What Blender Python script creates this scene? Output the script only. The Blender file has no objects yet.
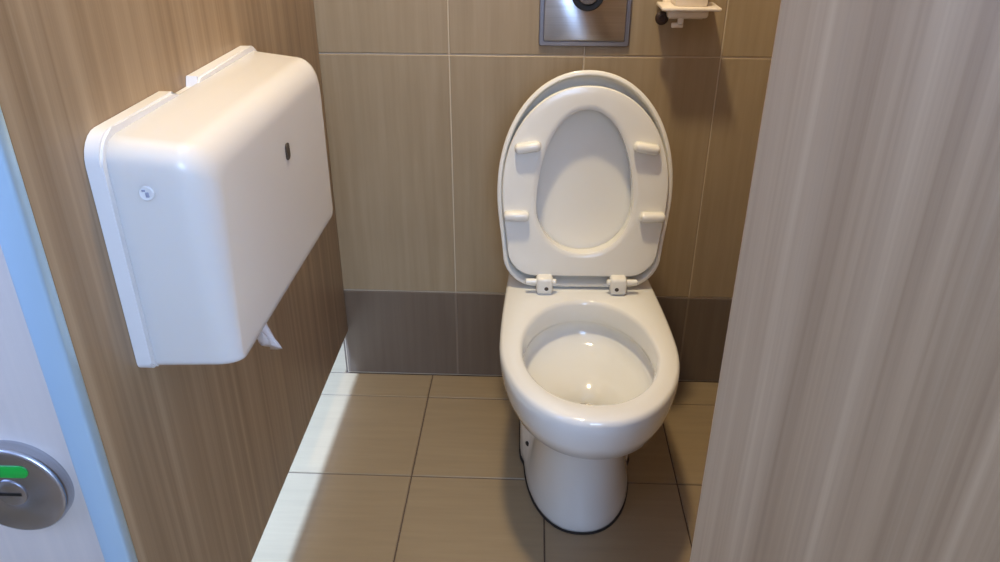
import bpy, bmesh, math, random
from mathutils import Vector, Matrix
random.seed(7)
S = bpy.context.scene
COL = S.collection

# ------------------------------------------------------------------ camera
cam_d = bpy.data.cameras.new('camera')
cam_d.sensor_width = 36.0
cam_d.lens = 765.9 / 1000 * 36.0
cam_d.clip_start = 0.02
cam = bpy.data.objects.new('camera', cam_d)
COL.objects.link(cam)
PITCH, YAW, ROLL = 0.4819, -0.0407, 0.0024
fw = Vector((math.sin(YAW) * math.cos(PITCH), math.cos(YAW) * math.cos(PITCH), -math.sin(PITCH)))
rt = Vector((math.cos(YAW), -math.sin(YAW), 0))
dn = fw.cross(rt)
r2 = math.cos(ROLL) * rt - math.sin(ROLL) * dn
d2 = math.sin(ROLL) * rt + math.cos(ROLL) * dn
mat = Matrix((r2, -d2, -fw)).transposed().to_4x4()
mat.translation = Vector((0.0201, -1.7318, 1.2006))
cam.matrix_world = mat
S.camera = cam

# ------------------------------------------------------------------ world, light, exposure
w = bpy.data.worlds.new('sky')
S.world = w
w.use_nodes = True
w.node_tree.nodes['Background'].inputs[0].default_value = (0.55, 0.72, 1.0, 1)
w.node_tree.nodes['Background'].inputs[1].default_value = 1.0
S.view_settings.view_transform = 'Standard'
S.view_settings.look = 'None'
S.view_settings.gamma = 1.0
S.view_settings.use_curve_mapping = False
S.view_settings.exposure = 0.0


def area(name, loc, direction, sx, sy, power, col, shape='RECTANGLE'):
    d = bpy.data.lights.new(name, 'AREA')
    d.shape = shape
    d.size = sx
    d.size_y = sy
    d.energy = power
    d.color = col
    o = bpy.data.objects.new(name, d)
    o.location = loc
    o.rotation_euler = Vector(direction).to_track_quat('-Z', 'Y').to_euler()
    COL.objects.link(o)
    return o


# daylight from the window behind the camera, and from an added one on the left
area('placed_daylight', (0.60, -3.03, 1.65), (0, 1, 0), 1.26, 1.00, 43, (0.36, 0.57, 1.0))
area('placed_daylight', (-1.48, -1.80, 1.5), (1, 0, 0), 0.78, 1.0, 15, (0.25, 0.39, 1.0))  # added light at the left, placed to brighten the open door


# ------------------------------------------------------------------ materials
def new_mat(name):
    m = bpy.data.materials.new(name)
    m.use_nodes = True
    return m, m.node_tree, m.node_tree.nodes['Principled BSDF']


def lin(c):
    return tuple((v / 12.92 if v <= 0.04045 else ((v + 0.055) / 1.055) ** 2.4) for v in [x / 255 for x in c]) + (1,)


def ramp(nt, fac, stops):
    r = nt.nodes.new('ShaderNodeValToRGB')
    els = r.color_ramp.elements
    while len(els) < len(stops):
        els.new(0.5)
    for e, (p, c) in zip(els, stops):
        e.position = p
        e.color = lin(c)
    nt.links.new(fac, r.inputs[0])
    return r.outputs[0]


def noise(nt, scale, detail=4, rough=0.5, sc=None, coord='Object', rnd=False):
    t = nt.nodes.new('ShaderNodeTexCoord')
    mp = nt.nodes.new('ShaderNodeMapping')
    nt.links.new(t.outputs[coord], mp.inputs[0])
    if sc:
        mp.inputs['Scale'].default_value = sc
    if rnd:
        oi = nt.nodes.new('ShaderNodeObjectInfo')
        mu = nt.nodes.new('ShaderNodeVectorMath')
        mu.operation = 'SCALE'
        mu.inputs[0].default_value = (13, 29, 7)
        nt.links.new(oi.outputs['Random'], mu.inputs['Scale'])
        nt.links.new(mu.outputs[0], mp.inputs['Location'])
    n = nt.nodes.new('ShaderNodeTexNoise')
    n.inputs['Scale'].default_value = scale
    n.inputs['Detail'].default_value = detail
    n.inputs['Roughness'].default_value = rough
    nt.links.new(mp.outputs[0], n.inputs['Vector'])
    return n.outputs['Fac']


def mix(nt, a, b, fac, mode='MIX'):
    m = nt.nodes.new('ShaderNodeMix')
    m.data_type = 'RGBA'
    m.blend_type = mode
    for sock, v in ((m.inputs[6], a), (m.inputs[7], b)):
        if isinstance(v, tuple):
            sock.default_value = v
        else:
            nt.links.new(v, sock)
    if isinstance(fac, (int, float)):
        m.inputs[0].default_value = fac
    else:
        nt.links.new(fac, m.inputs[0])
    return m.outputs[2]


def bump(nt, p, h, strength, dist=0.002):
    b = nt.nodes.new('ShaderNodeBump')
    b.inputs['Strength'].default_value = strength
    b.inputs['Distance'].default_value = dist
    nt.links.new(h, b.inputs['Height'])
    nt.links.new(b.outputs[0], p.inputs['Normal'])


def plain(name, rgb, rough=0.4, metal=0.0, coat=0.0, wear=0.03):
    m, nt, p = new_mat(name)
    c = lin(rgb)
    n = noise(nt, 9, 3)
    lo = tuple(max(0, v * (1 - wear * 2)) for v in c[:3]) + (1,)
    nt.links.new(mix(nt, lo, c, n), p.inputs['Base Color'])
    p.inputs['Roughness'].default_value = rough
    p.inputs['Metallic'].default_value = metal
    p.inputs['Coat Weight'].default_value = coat
    p.inputs['Coat Roughness'].default_value = 0.06
    return m


def wood_mat(name, pale=0.0):
    m, nt, p = new_mat(name)
    broad = noise(nt, 1.0, 3, 0.55, (24, 24, 0.35))
    fine = noise(nt, 1.0, 4, 0.6, (62, 62, 0.5))
    hair = noise(nt, 1.0, 2, 0.5, (420, 420, 6))
    c1 = ramp(nt, broad, [(0.28, (130, 105, 77)), (0.50, (163, 136, 104)), (0.72, (188, 162, 129))])
    c2 = ramp(nt, fine, [(0.30, (128, 102, 75)), (0.52, (165, 138, 106)), (0.74, (194, 168, 134))])
    c = mix(nt, c1, c2, 0.5)
    c3 = ramp(nt, hair, [(0.3, (205, 198, 192)), (0.6, (255, 255, 255))])
    c = mix(nt, c, c3, 0.1, 'MULTIPLY')
    if pale:
        c = mix(nt, c, lin((226, 220, 216)), pale)
    nt.links.new(c, p.inputs['Base Color'])
    p.inputs['Roughness'].default_value = 0.42
    bump(nt, p, fine, 0.08, 0.001)
    return m


def tile_mat(name, a, b, c, rough, streak=(45, 45, 3), spot=None, blotch=0.35):
    m, nt, p = new_mat(name)
    s = noise(nt, 1.0, 4, 0.6, streak, rnd=True)
    big = noise(nt, 5.0, 3, 0.5, rnd=True)
    col = ramp(nt, s, [(0.28, a), (0.5, b), (0.74, c)])
    tint = ramp(nt, big, [(0.3, (214, 208, 202)), (0.7, (255, 255, 255))])
    col = mix(nt, col, tint, blotch, 'MULTIPLY')
    nt.links.new(col, p.inputs['Base Color'])
    p.inputs['Roughness'].default_value = rough
    bump(nt, p, s, 0.06, 0.001)
    return m


M = {}
M['wood'] = wood_mat('wood_laminate')
M['wood_pale'] = wood_mat('pale_wood_laminate', 0.68)
M['wall_tile'] = tile_mat('wall_tile_taupe', (156, 137, 107), (163, 144, 114), (170, 151, 122), 0.40, (60, 2.5, 60), None, 0.2)
M['wall_tile_dark'] = tile_mat('wall_tile_brown', (106, 92, 78), (111, 97, 83), (116, 102, 88), 0.40, (60, 2.5, 60), None, 0.2)
M['floor_tile'] = tile_mat('floor_tile_beige', (143, 125, 98), (148, 129, 101), (153, 134, 105), 0.28, (5, 70, 5), None, 0.0)
M['wall_grout'] = plain('grout_cream', (206, 190, 164), 0.8)
M['dark_grout'] = plain('grout_taupe', (134, 118, 102), 0.85)
M['floor_grout'] = plain('grout_brown', (92, 76, 62), 0.85)
M['ceramic'] = plain('white_ceramic', (233, 232, 225), 0.12, 0, 0.4, 0.012)
M['seat'] = plain('white_seat_plastic', (238, 235, 224), 0.2, 0, 0.2, 0.012)
M['plastic'] = plain('white_dispenser_plastic', (226, 221, 214), 0.26, 0, 0.15, 0.012)
_p = M['plastic'].node_tree.nodes['Principled BSDF']
_p.inputs['Subsurface Weight'].default_value = 0.5
_p.inputs['Subsurface Radius'].default_value = (1.0, 0.9, 0.75)
_p.inputs['Subsurface Scale'].default_value = 0.04
M['base_plastic'] = plain('white_base_plastic', (234, 232, 230), 0.35, 0, 0, 0.01)
M['alu'] = plain('brushed_aluminium', (206, 212, 218), 0.33, 0.85, 0, 0.03)
M['edge'] = plain('pale_blue_metal', (182, 212, 232), 0.28, 0.35, 0, 0.02)  # metal edge profile tinted pale blue
M['black'] = plain('black_rubber', (20, 18, 17), 0.45)
M['dark_ring'] = plain('dark_ring_mat', (48, 42, 38), 0.8)
M['dark'] = plain('dark_keyhole', (70, 60, 50), 0.5)
M['paper'] = plain('tissue_white', (238, 230, 226), 0.9)
M['painted'] = plain('painted_white', (228, 226, 220), 0.7)
M['wall_paint'] = plain('wall_paint_pale', (196, 190, 184), 0.7)
M['plate_frame'] = plain('plate_frame_metal', (150, 148, 152), 0.35, 0.9)
M['green'] = plain('green_indicator', (10, 165, 60), 0.3, 0, 0.3)
M['holder'] = plain('holder_cream_plastic', (238, 226, 208), 0.35)
M['rust'] = plain('dark_rust_knob', (52, 34, 26), 0.6)
M['emblem'] = plain('grey_print', (160, 162, 180), 0.5)


def steel_mat(name, radial=False, rgb=(196, 196, 198), rough=0.28):
    m, nt, p = new_mat(name)
    n = noise(nt, 1.0, 2, 0.5, (6, 6, 300))
    col = ramp(nt, n, [(0.3, tuple(int(v * 0.93) for v in rgb)), (0.7, rgb)])
    nt.links.new(col, p.inputs['Base Color'])
    p.inputs['Metallic'].default_value = 1.0
    p.inputs['Roughness'].default_value = rough
    p.inputs['Anisotropic'].default_value = 0.75
    tg = nt.nodes.new('ShaderNodeTangent')
    tg.direction_type = 'RADIAL'
    tg.axis = 'Z' if radial else 'X'
    nt.links.new(tg.outputs[0], p.inputs['Tangent'])
    return m


M['steel'] = steel_mat('brushed_steel')
M['disc_steel'] = steel_mat('turned_steel', True, (196, 198, 206), 0.27)
m_, nt_, p_ = new_mat('clear_water')
p_.inputs['Base Color'].default_value = (0.9, 0.96, 0.96, 1)
p_.inputs['Transmission Weight'].default_value = 1.0
p_.inputs['Roughness'].default_value = 0.02
p_.inputs['IOR'].default_value = 1.33
M['water'] = m_
m_, nt_, p_ = new_mat('lamp_diffuser')
p_.inputs['Emission Color'].default_value = (1.0, 0.82, 0.58, 1)
p_.inputs['Emission Strength'].default_value = 8
M['lamp'] = m_
m_, nt_, p_ = new_mat('added_lamp_diffuser')
p_.inputs['Emission Color'].default_value = (0.75, 0.87, 1.0, 1)
p_.inputs['Emission Strength'].default_value = 8
M['added_lamp'] = m_
m_, nt_, p_ = new_mat('frosted_window_glass')
p_.inputs['Base Color'].default_value = (0.85, 0.92, 1.0, 1)
p_.inputs['Emission Color'].default_value = (0.72, 0.85, 1.0, 1)
p_.inputs['Emission Strength'].default_value = 2.0
p_.inputs['Roughness'].default_value = 0.4
M['pane'] = m_


# ------------------------------------------------------------------ mesh helpers
def link(name, me, m, parent=None):
    o = bpy.data.objects.new(name, me)
    COL.objects.link(o)
    if m is not None and len(me.materials) == 0:
        me.materials.append(m)
    if parent is not None:
        o.parent = parent
    return o


def finish(bm, name, m, parent=None, smooth=True, angle=35):
    bmesh.ops.recalc_face_normals(bm, faces=bm.faces)
    me = bpy.data.meshes.new(name)
    bm.to_mesh(me)
    bm.free()
    if smooth:
        for p in me.polygons:
            p.use_smooth = True
        try:
            me.set_sharp_from_angle(angle=math.radians(angle))
        except Exception:
            pass
    return link(name, me, m, parent)


def bm_box(bm, x0, x1, y0, y1, z0, z1, bevel=0.0, seg=2):
    g = bmesh.ops.create_cube(bm, size=1.0)
    vs = g['verts']
    for v in vs:
        v.co = Vector(((x0 + x1) / 2 + v.co.x * (x1 - x0), (y0 + y1) / 2 + v.co.y * (y1 - y0), (z0 + z1) / 2 + v.co.z * (z1 - z0)))
    if bevel:
        es = set()
        for v in vs:
            es.update(v.link_edges)
        bmesh.ops.bevel(bm, geom=list(es), offset=bevel, segments=seg, affect='EDGES', profile=0.5)


def box(name, m, x0, x1, y0, y1, z0, z1, bevel=0.0, parent=None, seg=2):
    bm = bmesh.new()
    bm_box(bm, x0, x1, y0, y1, z0, z1, bevel, seg)
    return finish(bm, name, m, parent)


def loft(bm, rings, cap0=True, cap1=True, close=True):
    vr = [[bm.verts.new(p) for p in r] for r in rings]
    n = len(rings[0])
    for a, b in zip(vr, vr[1:]):
        for i in range(n if close else n - 1):
            j = (i + 1) % n
            bm.faces.new((a[i], a[j], b[j], b[i]))
    if cap0:
        bm.faces.new(vr[0])
    if cap1:
        bm.faces.new(list(reversed(vr[-1])))
    return vr


def lathe(bm, prof, seg=40, axis='Z', origin=(0, 0, 0)):
    """profile of (radius, height) turned about an axis"""
    o = Vector(origin)
    rings = []
    for r, h in prof:
        ring = []
        for i in range(seg):
            a = 2 * math.pi * i / seg
            c, s = r * math.cos(a), r * math.sin(a)
            v = {'Z': (c, s, h), 'Y': (c, h, s), 'X': (h, c, s)}[axis]
            ring.append(o + Vector(v))
        rings.append(ring)
    loft(bm, rings)


def tag(o, label, cat, group=None):
    o['label'] = label
    o['category'] = cat
    if group:
        o['group'] = group
    return o


def thing(name, label, cat, loc=(0, 0, 0), rot=(0, 0, 0), group=None):
    o = bpy.data.objects.new(name, None)
    o.empty_display_size = 0.05
    COL.objects.link(o)
    o.location = loc
    o.rotation_euler = rot
    return tag(o, label, cat, group)


def struct(o, label=None):
    o['kind'] = 'structure'
    if label:
        o['label'] = label
    return o


def rrect(y0, y1, z0, z1, rb, rt_, n=7):
    """rounded rectangle in a (u, v) plane; rb bottom radii, rt top radii"""
    pts = []
    for cx, cz, r, a0 in ((y1 - rb, z0 + rb, rb, -90), (y1 - rt_, z1 - rt_, rt_, 0), (y0 + rt_, z1 - rt_, rt_, 90), (y0 + rb, z0 + rb, rb, 180)):
        for i in range(n):
            a = math.radians(a0 + 90 * i / (n - 1))
            pts.append((cx + r * math.cos(a), cz + r * math.sin(a)))
    return pts


# ------------------------------------------------------------------ the room
CEIL = 2.4
XL, XR, YF, YB = -1.45, 1.35, -3.0, 0.30     # room limits
XP = -0.455                                   # inner face of the left partition
XW = -0.474                                   # where the boxed-out back wall ends

floor = struct(box('floor', M['floor_grout'], XL - 0.1, XR + 0.1, YF - 0.1, YB + 0.1, -0.08, -0.0025), 'beige square floor tiles with dark joints')
ceiling = struct(box('ceiling', M['painted'], XL - 0.1, XR + 0.1, YF - 0.1, YB + 0.1, CEIL, CEIL + 0.08), 'white ceiling')
wall_back = struct(box('wall_back', M['wall_grout'], XW + 0.006, XR, 0.002, YB + 0.1, 0.0, CEIL), 'taupe tiled wall behind the toilet')
wall_alcove = struct(box('wall_neighbour', M['wall_paint'], XL - 0.1, XW + 0.004, YB, YB + 0.1, 0.0, CEIL), 'white wall of the next cubicle')
wall_right = struct(box('wall_right', M['wall_paint'], XR, XR + 0.1, YF - 0.1, YB + 0.1, 0.0, CEIL), 'white side wall')


def wall_with_holes(name, axis, pos, u0, u1, holes):
    """wall in the plane axis=pos (0.1 thick, outwards) with rectangular window holes (u0, u1, z0, z1) sorted along u"""
    bm = bmesh.new()

    def b(p, q, r, s):
        if axis == 'y':
            bm_box(bm, p, q, pos - 0.1, pos, r, s)
        else:
            bm_box(bm, pos - 0.1, pos, p, q, r, s)
    c = u0
    for (a, e, z0, z1) in holes:
        b(c, a, 0, CEIL)
        b(a, e, 0, z0)
        b(a, e, z1, CEIL)
        c = e
    b(c, u1, 0, CEIL)
    return struct(finish(bm, name, M['wall_paint'], None, False), 'pale painted wall with windows')


wall_with_holes('wall_front', 'y', YF, XL - 0.1, XR + 0.1, [(-0.1, 1.3, 1.1, 2.2)])
wall_with_holes('wall_left', 'x', XL, YF - 0.1, YB + 0.1, [(-2.25, -1.35, 0.95, 2.05)])


def window(name, axis, pos, u0, u1, z0, z1):
    bm = bmesh.new()
    t = 0.035

    def b(p, q, r, s, d0=-0.085, d1=-0.04, bev=0.003):
        if axis == 'y':
            bm_box(bm, p, q, pos + d0, pos + d1, r, s, bev)
        else:
            bm_box(bm, pos + d0, pos + d1, p, q, r, s, bev)
    b(u0, u0 + t, z0, z1)
    b(u1 - t, u1, z0, z1)
    b(u0 + t, u1 - t, z0, z0 + t)
    b(u0 + t, u1 - t, z1 - t, z1)
    f = struct(finish(bm, name, M['alu']), 'unseen aluminium framed window with frosted glass')
    bm = bmesh.new()
    b(u0 + t, u1 - t, z0 + t, z1 - t, -0.070, -0.062, 0)
    finish(bm, 'pane', M['pane'], f, False)
    return f


window('window_1', 'y', YF, -0.1, 1.3, 1.1, 2.2)
window('window_added', 'x', XL, -2.25, -1.35, 0.95, 2.05)  # unseen left window, added to light the open door and the next door


# tiles: each one a mesh object of its own under its surface
def tile_mesh(name, w_, h_, d, m):
    """tile with its front face towards +Z, chamfered edge, origin at the centre of its face"""
    c = 0.0015
    bm = bmesh.new()
    rings = []
    for (ins, z) in ((0, -d), (0, -c), (c, 0.0)):
        a, b = w_ / 2 - ins, h_ / 2 - ins
        rings.append([(-a, -b, z), (a, -b, z), (a, b, z), (-a, b, z)])
    loft(bm, rings)
    bmesh.ops.recalc_face_normals(bm, faces=bm.faces)
    me = bpy.data.meshes.new(name)
    bm.to_mesh(me)
    bm.free()
    me.materials.append(m)
    return me


J = 0.003
fcache = {}
FX0, FY0 = -0.2343, -0.1026


def cuts(lo, hi, origin, step):
    k0 = math.floor((lo - origin) / step)
    out = [lo]
    k = k0 + 1
    while origin + k * step < hi - 1e-6:
        if origin + k * step > lo + 1e-6:
            out.append(origin + k * step)
        k += 1
    out.append(hi)
    return list(zip(out, out[1:]))


def add_tiles(parent, us, vs, place, mfun, kind, joint):
    for (u0, u1) in us:
        for (v0, v1) in vs:
            if u1 - u0 < 0.012 or v1 - v0 < 0.012:
                continue
            key = (kind, round(u1 - u0, 3), round(v1 - v0, 3), mfun(v0).name)
            if key not in fcache:
                fcache[key] = tile_mesh('tile', u1 - u0 - joint, v1 - v0 - joint, 0.006, mfun(v0))
            o = link('tile', fcache[key], None, parent)
            place(o, (u0 + u1) / 2, (v0 + v1) / 2)


def place_floor(o, u, v):
    o.location = (u, v, random.uniform(-0.0003, 0.0001))
    o.rotation_euler = (random.uniform(-0.0012, 0.0012), random.uniform(-0.0012, 0.0012), 0)


ys_in = cuts(YF, 0.0, FY0, 0.3)
add_tiles(floor, cuts(XL, XR, FX0, 0.3), ys_in, place_floor, lambda v: M['floor_tile'], 'f', J)
add_tiles(floor, cuts(XL, XW, FX0, 0.3), [(0.0, FY0 + 0.3), (FY0 + 0.3, YB)], place_floor, lambda v: M['floor_tile'], 'f', J)


def place_wall(o, u, v):
    o.location = (u, random.uniform(-0.0004, 0.0003), v)
    o.rotation_euler = (math.pi / 2 + random.uniform(-0.001, 0.001), 0, random.uniform(-0.001, 0.001))


add_tiles(wall_back, cuts(XW, XR, -0.1646, 0.2985), [(0.002, 0.2579), (0.2579, 0.8579), (0.8579, 1.4579), (1.4579, 2.0579), (2.0579, CEIL)],
          place_wall, lambda v: M['wall_tile_dark'] if v < 0.1 else M['wall_tile'], 'w', 0.003)
box('grout_strip', M['dark_grout'], XW + 0.008, XR - 0.002, 0.0008, 0.002, 0.003, 0.2560, 0, wall_back)
# end return of the boxed-out wall beside the next cubicle
struct(box('trim_1', M['wall_tile_dark'], XW, XW + 0.006, 0.008, YB, 0.0, CEIL), 'tiled end of the boxed-out back wall')

# ------------------------------------------------------------------ partitions and doors
PT, PB = 2.0, 0.137
part_l = thing('cubicle_partition', 'wood-grain laminate partition with pale blue aluminium edge, carrying the white dispenser', 'partition', (XP, -0.5, 0))
YE = -1.070


def pbox(name, m, parent, x0, x1, y0, y1, z0, z1, bevel=0.001, seg=2):
    """box given in world coordinates but stored in the parent's frame"""
    l = parent.location
    return box(name, m, x0 - l.x, x1 - l.x, y0 - l.y, y1 - l.y, z0 - l.z, z1 - l.z, bevel, parent, seg)


pbox('panel', M['wood'], part_l, XP - 0.018, XP, YE, -0.003, PB, PT)
edge = pbox('edge_profile', M['edge'], part_l, XP - 0.031, XP + 0.0015, YE - 0.018, YE, 0.02, PT, 0.004, 3)
for yy in (-0.16, -0.93):
    bm = bmesh.new()
    lathe(bm, [(0.028, 0.0), (0.028, 0.004), (0.024, 0.008), (0.010, 0.012), (0.010, PB), ], 20, 'Z', (-0.009, yy + 0.5, 0))
    if yy > -0.5:
        bm.free()
        continue
    finish(bm, 'foot', M['steel'], part_l)

part_r = thing('cubicle_partition', 'wood-grain laminate partition on the far right, behind the open door', 'partition', (0.74, -0.5, 0))
pbox('panel', M['wood'], part_r, 0.74, 0.758, YE, -0.003, PB, PT)
pbox('edge_profile', M['edge'], part_r, 0.7385, 0.775, YE - 0.018, YE, 0.0, PT, 0.004, 3)

pil = thing('front_panel', 'fixed wood-grain laminate front panel hidden behind the open door', 'panel', (0.5, YE, 0))
pbox('panel', M['wood'], pil, 0.245, 0.7375, YE - 0.016, YE + 0.002, PB, PT)

# open door on the right: hinged at its left edge, swung out towards the camera
door_r = thing('cubicle_door', 'open wood-grain laminate door filling the right of the picture', 'door', (0.2205, YE - 0.012, 0), (0, 0, math.radians(-55)))
box('panel', M['wood'], 0.0, 0.62, -0.009, 0.009, 0.137, PT, 0.003, door_r, 3)
for zz in (0.35, 1.75):
    bm = bmesh.new()
    lathe(bm, [(0.007, zz - 0.04), (0.008, zz - 0.035), (0.008, zz + 0.035), (0.007, zz + 0.04)], 16, 'Z', (-0.004, 0.016, 0))
    bm_box(bm, 0.0, 0.035, 0.009, 0.012, zz - 0.035, zz + 0.035, 0.001)
    finish(bm, 'hinge', M['steel'], door_r)

# closed door of the next cubicle, with its round lock
DX0, DX1 = -1.14, XP - 0.034
YD = -1.052
door_l = thing('cubicle_door', 'pale closed door of the next cubicle with round steel lock', 'door', (DX0, YD, 0))
pbox('panel', M['wood_pale'], door_l, DX0, DX1, YD, YD + 0.018, PB, PT, 0.003)
lock = None
LX, LZ, LR = -0.584, 0.558, 0.064
bm = bmesh.new()
lathe(bm, [(LR, 0.0), (LR, 0.012), (LR - 0.001, 0.0155), (LR - 0.003, 0.0175), (LR - 0.006, 0.0183), (0.022, 0.0195), (0.0205, 0.0188)], 64)
lock = finish(bm, 'lock', M['disc_steel'], door_l)
lock.location = (LX - DX0, 0, LZ)
lock.rotation_euler = (math.pi / 2, 0, 0)
lock['label'] = 'round turned-steel lock disc'
# indicator slot: green capsule
bm = bmesh.new()
ring = []
hw, hr = 0.021, 0.0085
for i in range(12):
    a = math.radians(-90 + 180 * i / 11)
    ring.append((hw + hr * math.cos(a), hr * math.sin(a)))
for i in range(12):
    a = math.radians(90 + 180 * i / 11)
    ring.append((-hw + hr * math.cos(a), hr * math.sin(a)))
loft(bm, [[(p[0], p[1] + 0.033, 0.0178) for p in ring], [(p[0], p[1] + 0.033, 0.0200) for p in ring], [(p[0] * 0.97, p[1] * 0.9 + 0.033, 0.0204) for p in ring]])
g = finish(bm, 'indicator', M['green'], lock)
g['label'] = 'green vacant indicator'
bm = bmesh.new()
lathe(bm, [(0.0185, 0.0185), (0.0185, 0.0200), (0.0172, 0.0206), (0.010, 0.0210), (0.003, 0.0211)], 40)
finish(bm, 'turn_hub', M['disc_steel'], lock)
bm = bmesh.new()
bm_box(bm, -0.0135, 0.0135, -0.0024, 0.0024, 0.0200, 0.0216, 0.0005)
finish(bm, 'coin_slot', M['black'], lock)

# side panels closing off the cubicle row, left of the next door
pbox_l = thing('front_panel', 'fixed laminate panel left of the next cubicle door', 'panel', (-1.3, YE, 0))
pbox('panel', M['wood'], pbox_l, XL + 0.003, DX0 - 0.006, YD, YD + 0.018, PB, PT)

# ------------------------------------------------------------------ toilet
TX = 0.1315
toilet = thing('toilet', 'white ceramic floor toilet with its seat and lid raised', 'toilet', (TX, 0, 0), (0, 0, math.radians(1.2)))
NS = 34
SB = 0.012


def halfw(s, L):
    """half-width at distance s from the wall; L = dict(rear half-width, rear reach, rear roundness, front half-width, front centre, front reach)"""
    wr, sr, wf, sc, sf, pw = L
    h = 0.0
    if s <= sc:
        t = min(1.0, max(0.0, s / sc))
        t = t * t * (3 - 2 * t)
        hf = wr + (wf - wr) * t if sr is None else 0.0
    else:
        u = min(1.0, (s - sc) / (sf - sc))
        hf = wf * max(0.0, 1 - u ** pw) ** (1 / pw)
    h = hf
    if sr is not None:
        if s <= sc:
            h = max(h, wf)
        if s < sr:
            u = max(0.0, (s - sr + 0.10) / 0.10)
            h = max(h, wr * max(0.0, 1 - u ** 2.6) ** (1 / 2.6))
    return h


def outline(L, z, sb=SB):
    sf = L[4]
    right = []
    for i in range(NS):
        t = i / (NS - 1)
        s = sb + (sf - sb) * math.sin(t * math.pi / 2)
        right.append((halfw(s, L), s))
    pts = [(x, -s, z) for x, s in right] + [(-x, -s, z) for x, s in reversed(right[:-1])]
    return pts


RIMZ = 0.400
#            rear w, reach, front w, centre, front, power
levels = [
    (0.000, (0.124, 0.40, 0.116, 0.34, 0.560, 2.2)),
    (0.012, (0.128, 0.40, 0.118, 0.34, 0.563, 2.2)),
    (0.030, (0.128, 0.40, 0.114, 0.35, 0.560, 2.2)),
    (0.080, (0.128, 0.40, 0.104, 0.37, 0.554, 2.2)),
    (0.140, (0.130, 0.40, 0.095, 0.39, 0.552, 2.2)),
    (0.190, (0.132, 0.40, 0.092, 0.40, 0.554, 2.2)),
    (0.222, (0.135, 0.40, 0.094, 0.40, 0.562, 2.2)),
    (0.242, (0.137, 0.40, 0.104, 0.40, 0.582, 2.2)),
    (0.258, (0.138, None, 0.120, 0.40, 0.608, 2.1)),
    (0.275, (0.141, None, 0.142, 0.42, 0.648, 2.1)),
    (0.300, (0.146, None, 0.158, 0.43, 0.680, 2.1)),
    (0.335, (0.151, None, 0.169, 0.44, 0.697, 2.1)),
    (0.370, (0.154, None, 0.1735, 0.445, 0.704, 2.1)),
    (0.388, (0.155, None, 0.1740, 0.445, 0.705, 2.1)),
    (0.396, (0.153, None, 0.1720, 0.445, 0.703, 2.1)),
    (RIMZ, (0.148, None, 0.167, 0.445, 0.697, 2.1)),
]


def egg(c, wx, sb, sf, z, n=2 * NS - 1, pw=2.1):
    """opening outline with as many points and the same start as outline()"""
    pts = []
    half = []
    for i in range(NS):
        a = math.pi * (i / (NS - 1))          # 0 = rear, pi = front
        sx = math.sin(a)
        cz = math.cos(a)
        s = c - cz * (c - sb) if cz > 0 else c - cz * (sf - c)
        half.append((wx * abs(sx) ** (2 / pw), s))
    pts = [(x, -s, z) for x, s in half] + [(-x, -s, z) for x, s in reversed(half[:-1])]
    return pts


inner = [
    egg(0.475, 0.136, 0.279, 0.657, RIMZ),
    egg(0.475, 0.131, 0.284, 0.652, RIMZ - 0.003),
    egg(0.475, 0.128, 0.288, 0.648, RIMZ - 0.010),
    egg(0.475, 0.127, 0.289, 0.647, RIMZ - 0.040),
    egg(0.475, 0.129, 0.287, 0.649, RIMZ - 0.052),
    egg(0.475, 0.139, 0.277, 0.659, RIMZ - 0.057),
    egg(0.475, 0.140, 0.276, 0.660, RIMZ - 0.070),
    egg(0.475, 0.136, 0.283, 0.654, RIMZ - 0.088),
    egg(0.480, 0.126, 0.300, 0.640, RIMZ - 0.102),
    egg(0.485, 0.108, 0.330, 0.615, RIMZ - 0.114),
    egg(0.490, 0.085, 0.370, 0.585, RIMZ - 0.126),
    egg(0.490, 0.062, 0.415, 0.555, RIMZ - 0.140),
    egg(0.485, 0.048, 0.435, 0.535, RIMZ - 0.165),
    egg(0.480, 0.040, 0.440, 0.520, RIMZ - 0.200),
    egg(0.480, 0.015, 0.465, 0.495, RIMZ - 0.212),
]
bm = bmesh.new()
rings = [outline(L, z) for z, L in levels] + inner
# the inner rings start at the rear centre: give them the same first point as the outline (right rear corner)
vr = loft(bm, rings, True, True)
bmesh.ops.remove_doubles(bm, verts=bm.verts, dist=2e-5)
body = finish(bm, 'bowl', M['ceramic'], toilet, True, 80)
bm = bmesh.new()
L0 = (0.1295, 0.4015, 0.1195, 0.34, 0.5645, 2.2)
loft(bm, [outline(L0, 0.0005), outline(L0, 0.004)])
finish(bm, 'base_ring', M['dark_ring'], toilet)  # thin dark ring where the foot meets the floor
bm = bmesh.new()
wr_ = egg(0.486, 0.050, 0.433, 0.537, RIMZ - 0.162)
bm.faces.new([bm.verts.new(p) for p in wr_])
finish(bm, 'water', M['water'], toilet)
# fixing hole caps on the foot
for sx in (-1, 1):
    bm = bmesh.new()
    lathe(bm, [(0.006, -0.004), (0.006, 0.0015), (0.003, 0.0025)], 16, 'X')
    o = finish(bm, 'fixing_hole', M['black'], toilet)
    o.location = (sx * 0.1115, -0.3635, 0.072)
    o.rotation_euler = (0, 0, math.atan2(-0.62, 0.78 * sx))


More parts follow.
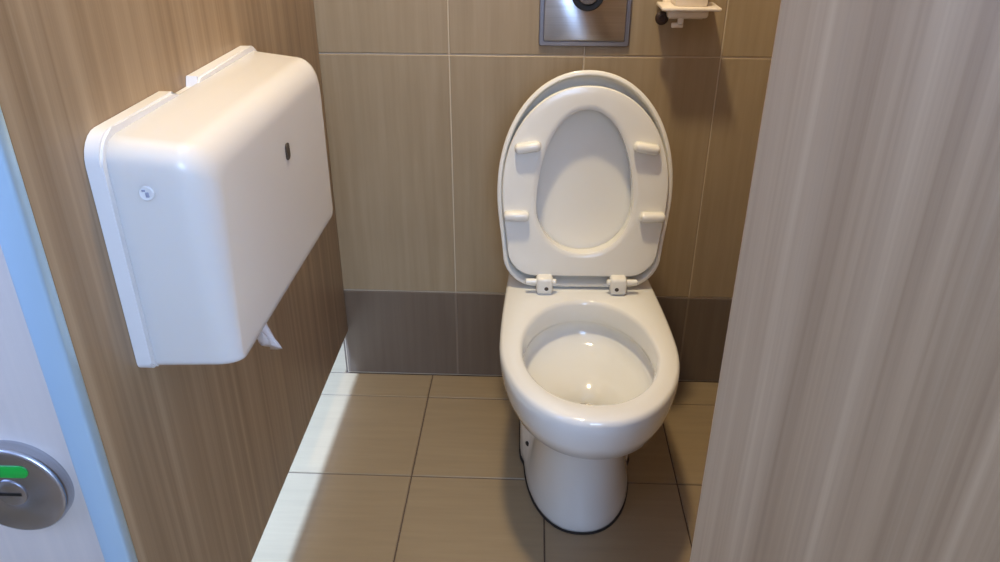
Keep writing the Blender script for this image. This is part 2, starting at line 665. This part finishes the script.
# seat and lid: built flat in local coordinates (x across, t along from the hinge, d depth towards the viewer), then leaned back
def dshape(w_, length, rc, n=NS, t0=0.0, wb=None, tm=0.46):
    """D outline: flat hinge side with rounded corners, elliptical far end; list of (x, t)"""
    wb = wb if wb is not None else w_ * 0.93
    right = []
    k = 10
    for i in range(6):
        right.append((i / 6 * (wb - rc), t0))
    for i in range(k):
        a = math.radians(-90 + 90 * i / k)
        right.append((wb - rc + rc * math.cos(a), t0 + rc + rc * math.sin(a)))
    tmid = t0 + tm * (length - t0)
    for i in range(8):
        u = i / 8
        e = u * u * (3 - 2 * u) * 0.5 + 0.5 * math.sin(u * math.pi / 2)
        right.append((wb + (w_ - wb) * e, t0 + rc + (tmid - t0 - rc) * u))
    for i in range(25):
        a = math.pi / 2 * i / 24
        right.append((w_ * math.cos(a) ** (2 / 2.1), tmid + (length - tmid) * math.sin(a) ** (2 / 2.1)))
    return right + [(-x, t) for x, t in reversed(right[1:-1])]


def oval(c, wx, t0, t1, count, pw=2.1):
    """egg outline matched in count to dshape (starts bottom centre, goes right)"""
    half = (count + 2) // 2
    r = []
    for i in range(half):
        a = math.pi * i / (half - 1)
        cz = math.cos(a)
        t = c - cz * (c - t0) if cz > 0 else c - cz * (t1 - c)
        r.append((wx * abs(math.sin(a)) ** (2 / pw), t))
    return r + [(-x, t) for x, t in reversed(r[1:-1])]


LEAN = math.radians(7)
HS, HZ = 0.236, 0.413       # hinge line: distance from the wall, height


def leaned(pts, d):
    """(x, t) at depth d (towards the viewer) -> toilet coordinates"""
    out = []
    for x, t in pts:
        out.append((x, -(HS - t * math.sin(LEAN) + d * math.cos(LEAN)), HZ + t * math.cos(LEAN) + d * math.sin(LEAN)))
    return out


def inset(pts, k):
    """move a closed outline inwards by k"""
    n = len(pts)
    res = []
    for i in range(n):
        p0, p1, p2 = Vector(pts[i - 1]), Vector(pts[i]), Vector(pts[(i + 1) % n])
        t = (p2 - p0)
        if t.length < 1e-9:
            res.append(tuple(p1))
            continue
        t.normalize()
        nrm = Vector((-t.y, t.x))
        res.append(tuple(p1 + nrm * k))
    return res


LW, LL = 0.184, 0.456
od = dshape(LW, LL, 0.075, t0=-0.006)
bm = bmesh.new()
rings = [leaned(inset(od, 0.024), -0.046), leaned(inset(od, 0.010), -0.042), leaned(inset(od, 0.003), -0.033), leaned(od, -0.012), leaned(od, -0.002),
         leaned(inset(od, 0.0015), 0.0), leaned(inset(od, 0.007), 0.0008), leaned(inset(od, 0.009), -0.001), leaned(inset(od, 0.0125), -0.020), leaned(inset(od, 0.018), -0.031), leaned(inset(od, 0.03), -0.035)]
loft(bm, rings)
finish(bm, 'lid', M['seat'], toilet, True, 50)

sd = dshape(0.174, 0.427, 0.062, t0=0.022)
N = len(sd)
op = oval(0.180, 0.1015, 0.074, 0.380, N)
seat_rings = [
    leaned(inset(sd, 0.004), -0.022), leaned(sd, 0.000), leaned(sd, 0.006), leaned(inset(sd, 0.002), 0.009), leaned(inset(sd, 0.006), 0.0098),
    leaned(inset(sd, 0.020), 0.0098),
    leaned(inset(op, -0.012), 0.0095), leaned(inset(op, -0.004), 0.0088), leaned(op, 0.005), leaned(op, -0.026)]
bm = bmesh.new()
vr = loft(bm, seat_rings, False, False)
n = N
for i in range(n):
    j = (i + 1) % n
    bm.faces.new((vr[-1][i], vr[-1][j], vr[0][j], vr[0][i]))
seat = finish(bm, 'seat', M['seat'], toilet, True, 40)
for (x, t) in ((-0.121, 0.305), (0.121, 0.305), (-0.143, 0.160), (0.143, 0.160)):
    bm = bmesh.new()
    bm_box(bm, -0.027, 0.027, -0.010, 0.010, -0.011, 0.011, 0.008, 3)
    o = finish(bm, 'bumper', M['seat'], seat)
    c = leaned([(x, t)], 0.0185)[0]
    o.location = c
    o.rotation_euler = (LEAN - 0.0 + math.pi / 2 * 0, (0.14 if x > 0 else -0.14) if t > 0.2 else 0, 0)
    # bar lies across, thin side facing the viewer
    o.rotation_euler = (math.radians(90) + LEAN, 0, 0)
    if t > 0.2:
        o.rotation_euler = (math.radians(90) + LEAN, (0.16 if x > 0 else -0.16), 0)
# hinges: block, cross pin and base plate
for sx in (-1, 1):
    bm = bmesh.new()
    bm_box(bm, sx * 0.080 - 0.018, sx * 0.080 + 0.018, -HS - 0.030, -HS + 0.012, HZ - 0.010, HZ + 0.028, 0.007, 3)
    bm_box(bm, sx * 0.080 - 0.016, sx * 0.080 + 0.016, -HS - 0.024, -HS + 0.014, RIMZ - 0.001, RIMZ + 0.008, 0.003, 2)
    h = finish(bm, 'hinge', M['seat'], toilet)
    bm = bmesh.new()
    lathe(bm, [(0.003, -0.034), (0.0065, -0.032), (0.0065, 0.032), (0.003, 0.034)], 20, 'X', (sx * 0.088, -HS - 0.018, HZ + 0.016))
    finish(bm, 'hinge_pin', M['seat'], h)
    bm = bmesh.new()
    lathe(bm, [(0.0045, 0.0), (0.0045, 0.0015), (0.002, 0.002)], 16, 'Y', (sx * 0.076, -HS - 0.0305, HZ + 0.004))
    finish(bm, 'screw_recess', M['dark'], h)

# ------------------------------------------------------------------ paper dispenser
DY0, DY1, DZ0, DZ1 = -0.970, -0.440, 0.666, 0.962
disp = thing('paper_dispenser', 'large white plastic paper dispenser on the left partition', 'dispenser', (XP, (DY0 + DY1) / 2, DZ0))
dl = disp.location


def D(t, y, z):
    return (XP + t - dl.x, y - dl.y, z - dl.z)


# base plate with the latch notch in its top edge
pts = rrect(DY0, DY1, DZ0, DZ1, 0.012, 0.034)
NY0, NY1, ND = -0.775, -0.690, 0.013
outl = []
for i, (y, z) in enumerate(pts):
    outl.append((y, z))
    nxt = pts[(i + 1) % len(pts)]
    if abs(z - DZ1) < 1e-5 and abs(nxt[1] - DZ1) < 1e-5 and nxt[0] < y - 0.1:
        outl += [(NY1, DZ1), (NY1 - 0.006, DZ1 - ND), (NY0 + 0.02, DZ1 - ND), (NY0, DZ1)]
bm = bmesh.new()
loft(bm, [[D(0.001, y, z) for y, z in outl], [D(0.020, y, z) for y, z in outl]])
es = [e for e in bm.edges if abs(e.verts[0].co.x - D(0.020, 0, 0)[0]) < 1e-6 and abs(e.verts[1].co.x - D(0.020, 0, 0)[0]) < 1e-6]
bmesh.ops.bevel(bm, geom=es, offset=0.003, segments=2, affect='EDGES')
finish(bm, 'base_plate', M['base_plastic'], disp)
# cover
bm = bmesh.new()
rings = []
prof = [(0.018, 0.008, 0.008, 0.000), (0.022, 0.008, 0.008, 0.000), (0.055, 0.010, 0.012, 0.000), (0.088, 0.012, 0.016, 0.000)]
for i in range(1, 11):
    a = math.radians(9 * i)
    q = 1 - math.cos(a)
    # end rounding, top rounding, square-cut underside
    prof.append((0.088 + 0.036 * math.sin(a), 0.012 + 0.024 * q, 0.016 + 0.040 * q, 0.004 * q))
for t, k, kt, kb in prof:
    ring = []
    for y, z in rrect(DY0 + k, DY1 - k * 0.9, DZ0 + kb, DZ1 - kt, 0.010, max(0.030 - k * 0.2, 0.02)):
        if y < -0.8 and k > 0.012:            # the near end rounds off more towards the top
            y += (k - 0.012) * (-0.35 + 1.5 * (z - DZ0) / (DZ1 - DZ0))
        ring.append(D(t, y, z))
    rings.append(ring)
loft(bm, rings)
cover = finish(bm, 'cover', M['plastic'], disp, True, 50)
bm = bmesh.new()
loft(bm, [[D(t, -0.678 + y * s, 0.853 + z * s) for y, z in rrect(-0.0085, 0.0085, -0.012, 0.012, 0.006, 0.006)] for t, s in ((0.120, 1.0), (0.1256, 1.0), (0.1259, 0.85))])
k = finish(bm, 'keyhole', M['dark'], cover)
# small round emblem on the end facing the viewer
bm = bmesh.new()
ec = D(0.056, DY0 + 0.0098, 0.896)
lathe(bm, [(0.0085, 0.002), (0.0085, -0.0012), (0.0075, -0.0018), (0.0065, -0.0012)], 24, 'Y', ec)
em = finish(bm, 'emblem', M['base_plastic'], cover)
bm = bmesh.new()
bm_box(bm, ec[0] - 0.0045, ec[0] - 0.0005, ec[1] - 0.0022, ec[1] - 0.001, ec[2] + 0.002, ec[2] + 0.0045, 0.0004)
bm_box(bm, ec[0] - 0.001, ec[0] + 0.003, ec[1] - 0.0022, ec[1] - 0.001, ec[2] - 0.0045, ec[2] + 0.0015, 0.0004)
finish(bm, 'emblem_mark', M['emblem'], em)

# torn end of tissue hanging from the underside
bm = bmesh.new()
NU, NV = 9, 10
grid = []
for v in range(NV):
    row = []
    fv = v / (NV - 1)
    for u in range(NU):
        fu = u / (NU - 1)
        wdt = 0.036 * (1 - 0.55 * fv)
        y = -0.822 + (fu - 0.5) * 2 * wdt * 0.6 + 0.034 * fv ** 1.6
        x = XP + 0.088 + 0.010 * math.sin(fu * 7 + fv * 3) * (0.4 + fv) + 0.012 * fv
        z = DZ0 + 0.014 - 0.092 * fv + 0.010 * (fu - 0.5) * -1 * fv * 2
        row.append(bm.verts.new((x, y, z)))
    grid.append(row)
for v in range(NV - 1):
    for u in range(NU - 1):
        bm.faces.new((grid[v][u], grid[v][u + 1], grid[v + 1][u + 1], grid[v + 1][u]))
tis = finish(bm, 'tissue_sheet', M['paper'], None, True, 180)
md = tis.modifiers.new('thickness', 'SOLIDIFY')
md.thickness = 0.0008
tag(tis, 'crumpled white tissue end hanging from the dispenser slot', 'tissue')

# ------------------------------------------------------------------ flush plate
fp = thing('flush_plate', 'brushed steel flush plate with a round black-ringed button', 'flush plate', (0.131, -0.0005, 0.985))
bm = bmesh.new()
fr = lambda hw_, hz_, y, r: [(u, y, v) for u, v in rrect(-hw_, hw_, -hz_, hz_, r, r)]
loft(bm, [fr(0.098, 0.105, 0.0, 0.006), fr(0.098, 0.105, -0.006, 0.006), fr(0.0965, 0.1035, -0.0075, 0.006), fr(0.0885, 0.0955, -0.0075, 0.004), fr(0.0875, 0.0945, -0.006, 0.004)])
finish(bm, 'frame', M['plate_frame'], fp)
bm = bmesh.new()
loft(bm, [fr(0.0865, 0.0935, -0.005, 0.003), fr(0.0865, 0.0935, -0.0085, 0.003), fr(0.0855, 0.0925, -0.0092, 0.003)])
finish(bm, 'plate', M['steel'], fp)
bm = bmesh.new()
lathe(bm, [(0.035, -0.0085), (0.035, -0.013), (0.0335, -0.0145), (0.0235, -0.0145), (0.0225, -0.012)], 48, 'Y', (0.004, 0, 0.004))
ringo = finish(bm, 'button_ring', M['black'], fp)
bm = bmesh.new()
lathe(bm, [(0.022, -0.010), (0.022, -0.0155), (0.0205, -0.0172), (0.012, -0.0180), (0.004, -0.0182)], 48, 'Y', (0.004, 0, 0.004))
finish(bm, 'button', M['disc_steel'], ringo)

# ------------------------------------------------------------------ small wall holder
hd = thing('wall_holder', 'small cream plastic wall holder with tray, hook and dark screw knob', 'holder', (0.340, -0.0005, 0.999))
bm = bmesh.new()
loft(bm, [fr(0.046, 0.060, 0.0, 0.008), fr(0.046, 0.060, -0.008, 0.008), fr(0.044, 0.058, -0.010, 0.008)])
finish(bm, 'back_plate', M['holder'], hd)
# tray with raised ends
bm = bmesh.new()
bm_box(bm, -0.060, 0.060, -0.096, -0.004, -0.032, -0.025, 0.003)
finish(bm, 'tray', M['holder'], hd)
bm = bmesh.new()
bm_box(bm, -0.032, 0.034, -0.080, -0.008, -0.026, 0.040, 0.006)
finish(bm, 'cradle', M['holder'], hd)
bm = bmesh.new()
bm_box(bm, -0.044, 0.040, -0.070, -0.006, -0.050, -0.030, 0.006)
finish(bm, 'bracket', M['holder'], hd)
bm = bmesh.new()
bm_box(bm, -0.020, -0.008, -0.060, -0.052, -0.066, -0.040, 0.002)
bm_box(bm, -0.032, -0.008, -0.060, -0.052, -0.070, -0.060, 0.002)
finish(bm, 'hook', M['holder'], hd)
bm = bmesh.new()
lathe(bm, [(0.007, 0.0), (0.013, -0.003), (0.014, -0.010), (0.010, -0.014), (0.007, -0.0145), (0.006, -0.012)], 28, 'Y', (-0.052, -0.040, -0.052))
lathe(bm, [(0.005, -0.006), (0.005, -0.041)], 14, 'Y', (-0.052, 0, -0.052))
finish(bm, 'screw_knob', M['rust'], hd)

# ------------------------------------------------------------------ warm ceiling lamp over the toilet, and an added cool one next door
def ceiling_lamp(label, x, y, diffuser, power, col, spread, k=1.0):
    lamp = thing('ceiling_lamp', label, 'lamp', (x, y, CEIL), group='recessed ceiling lamps')
    bm = bmesh.new()
    lathe(bm, [(r_ * k, h_) for r_, h_ in ((0.085, 0.0), (0.110, 0.0), (0.110, -0.006), (0.104, -0.010), (0.088, -0.010), (0.085, -0.004))], 48)
    finish(bm, 'trim_ring', M['painted'], lamp)
    bm = bmesh.new()
    lathe(bm, [(r_ * k, h_) for r_, h_ in ((0.086, -0.001), (0.086, -0.006), (0.05, -0.008), (0.01, -0.0085))], 48)
    finish(bm, 'diffuser', M[diffuser], lamp)
    o = area('lamp_light', (x, y, CEIL - 0.014), (0, 0, -1), 0.14 * k, 0.14 * k, power, col, 'DISK')
    o.data.spread = math.radians(spread)


ceiling_lamp('warm recessed ceiling lamp above the toilet', -0.06, -0.62, 'lamp', 22, (1.0, 0.82, 0.53), 180)
ceiling_lamp('added cool white ceiling lamp, unseen, brightening the floor by the partition', -0.98, -0.50, 'added_lamp', 55, (0.38, 0.58, 1.0), 75, 2.2)  # unseen lamp added with a narrow spread to brighten the floor under the partition
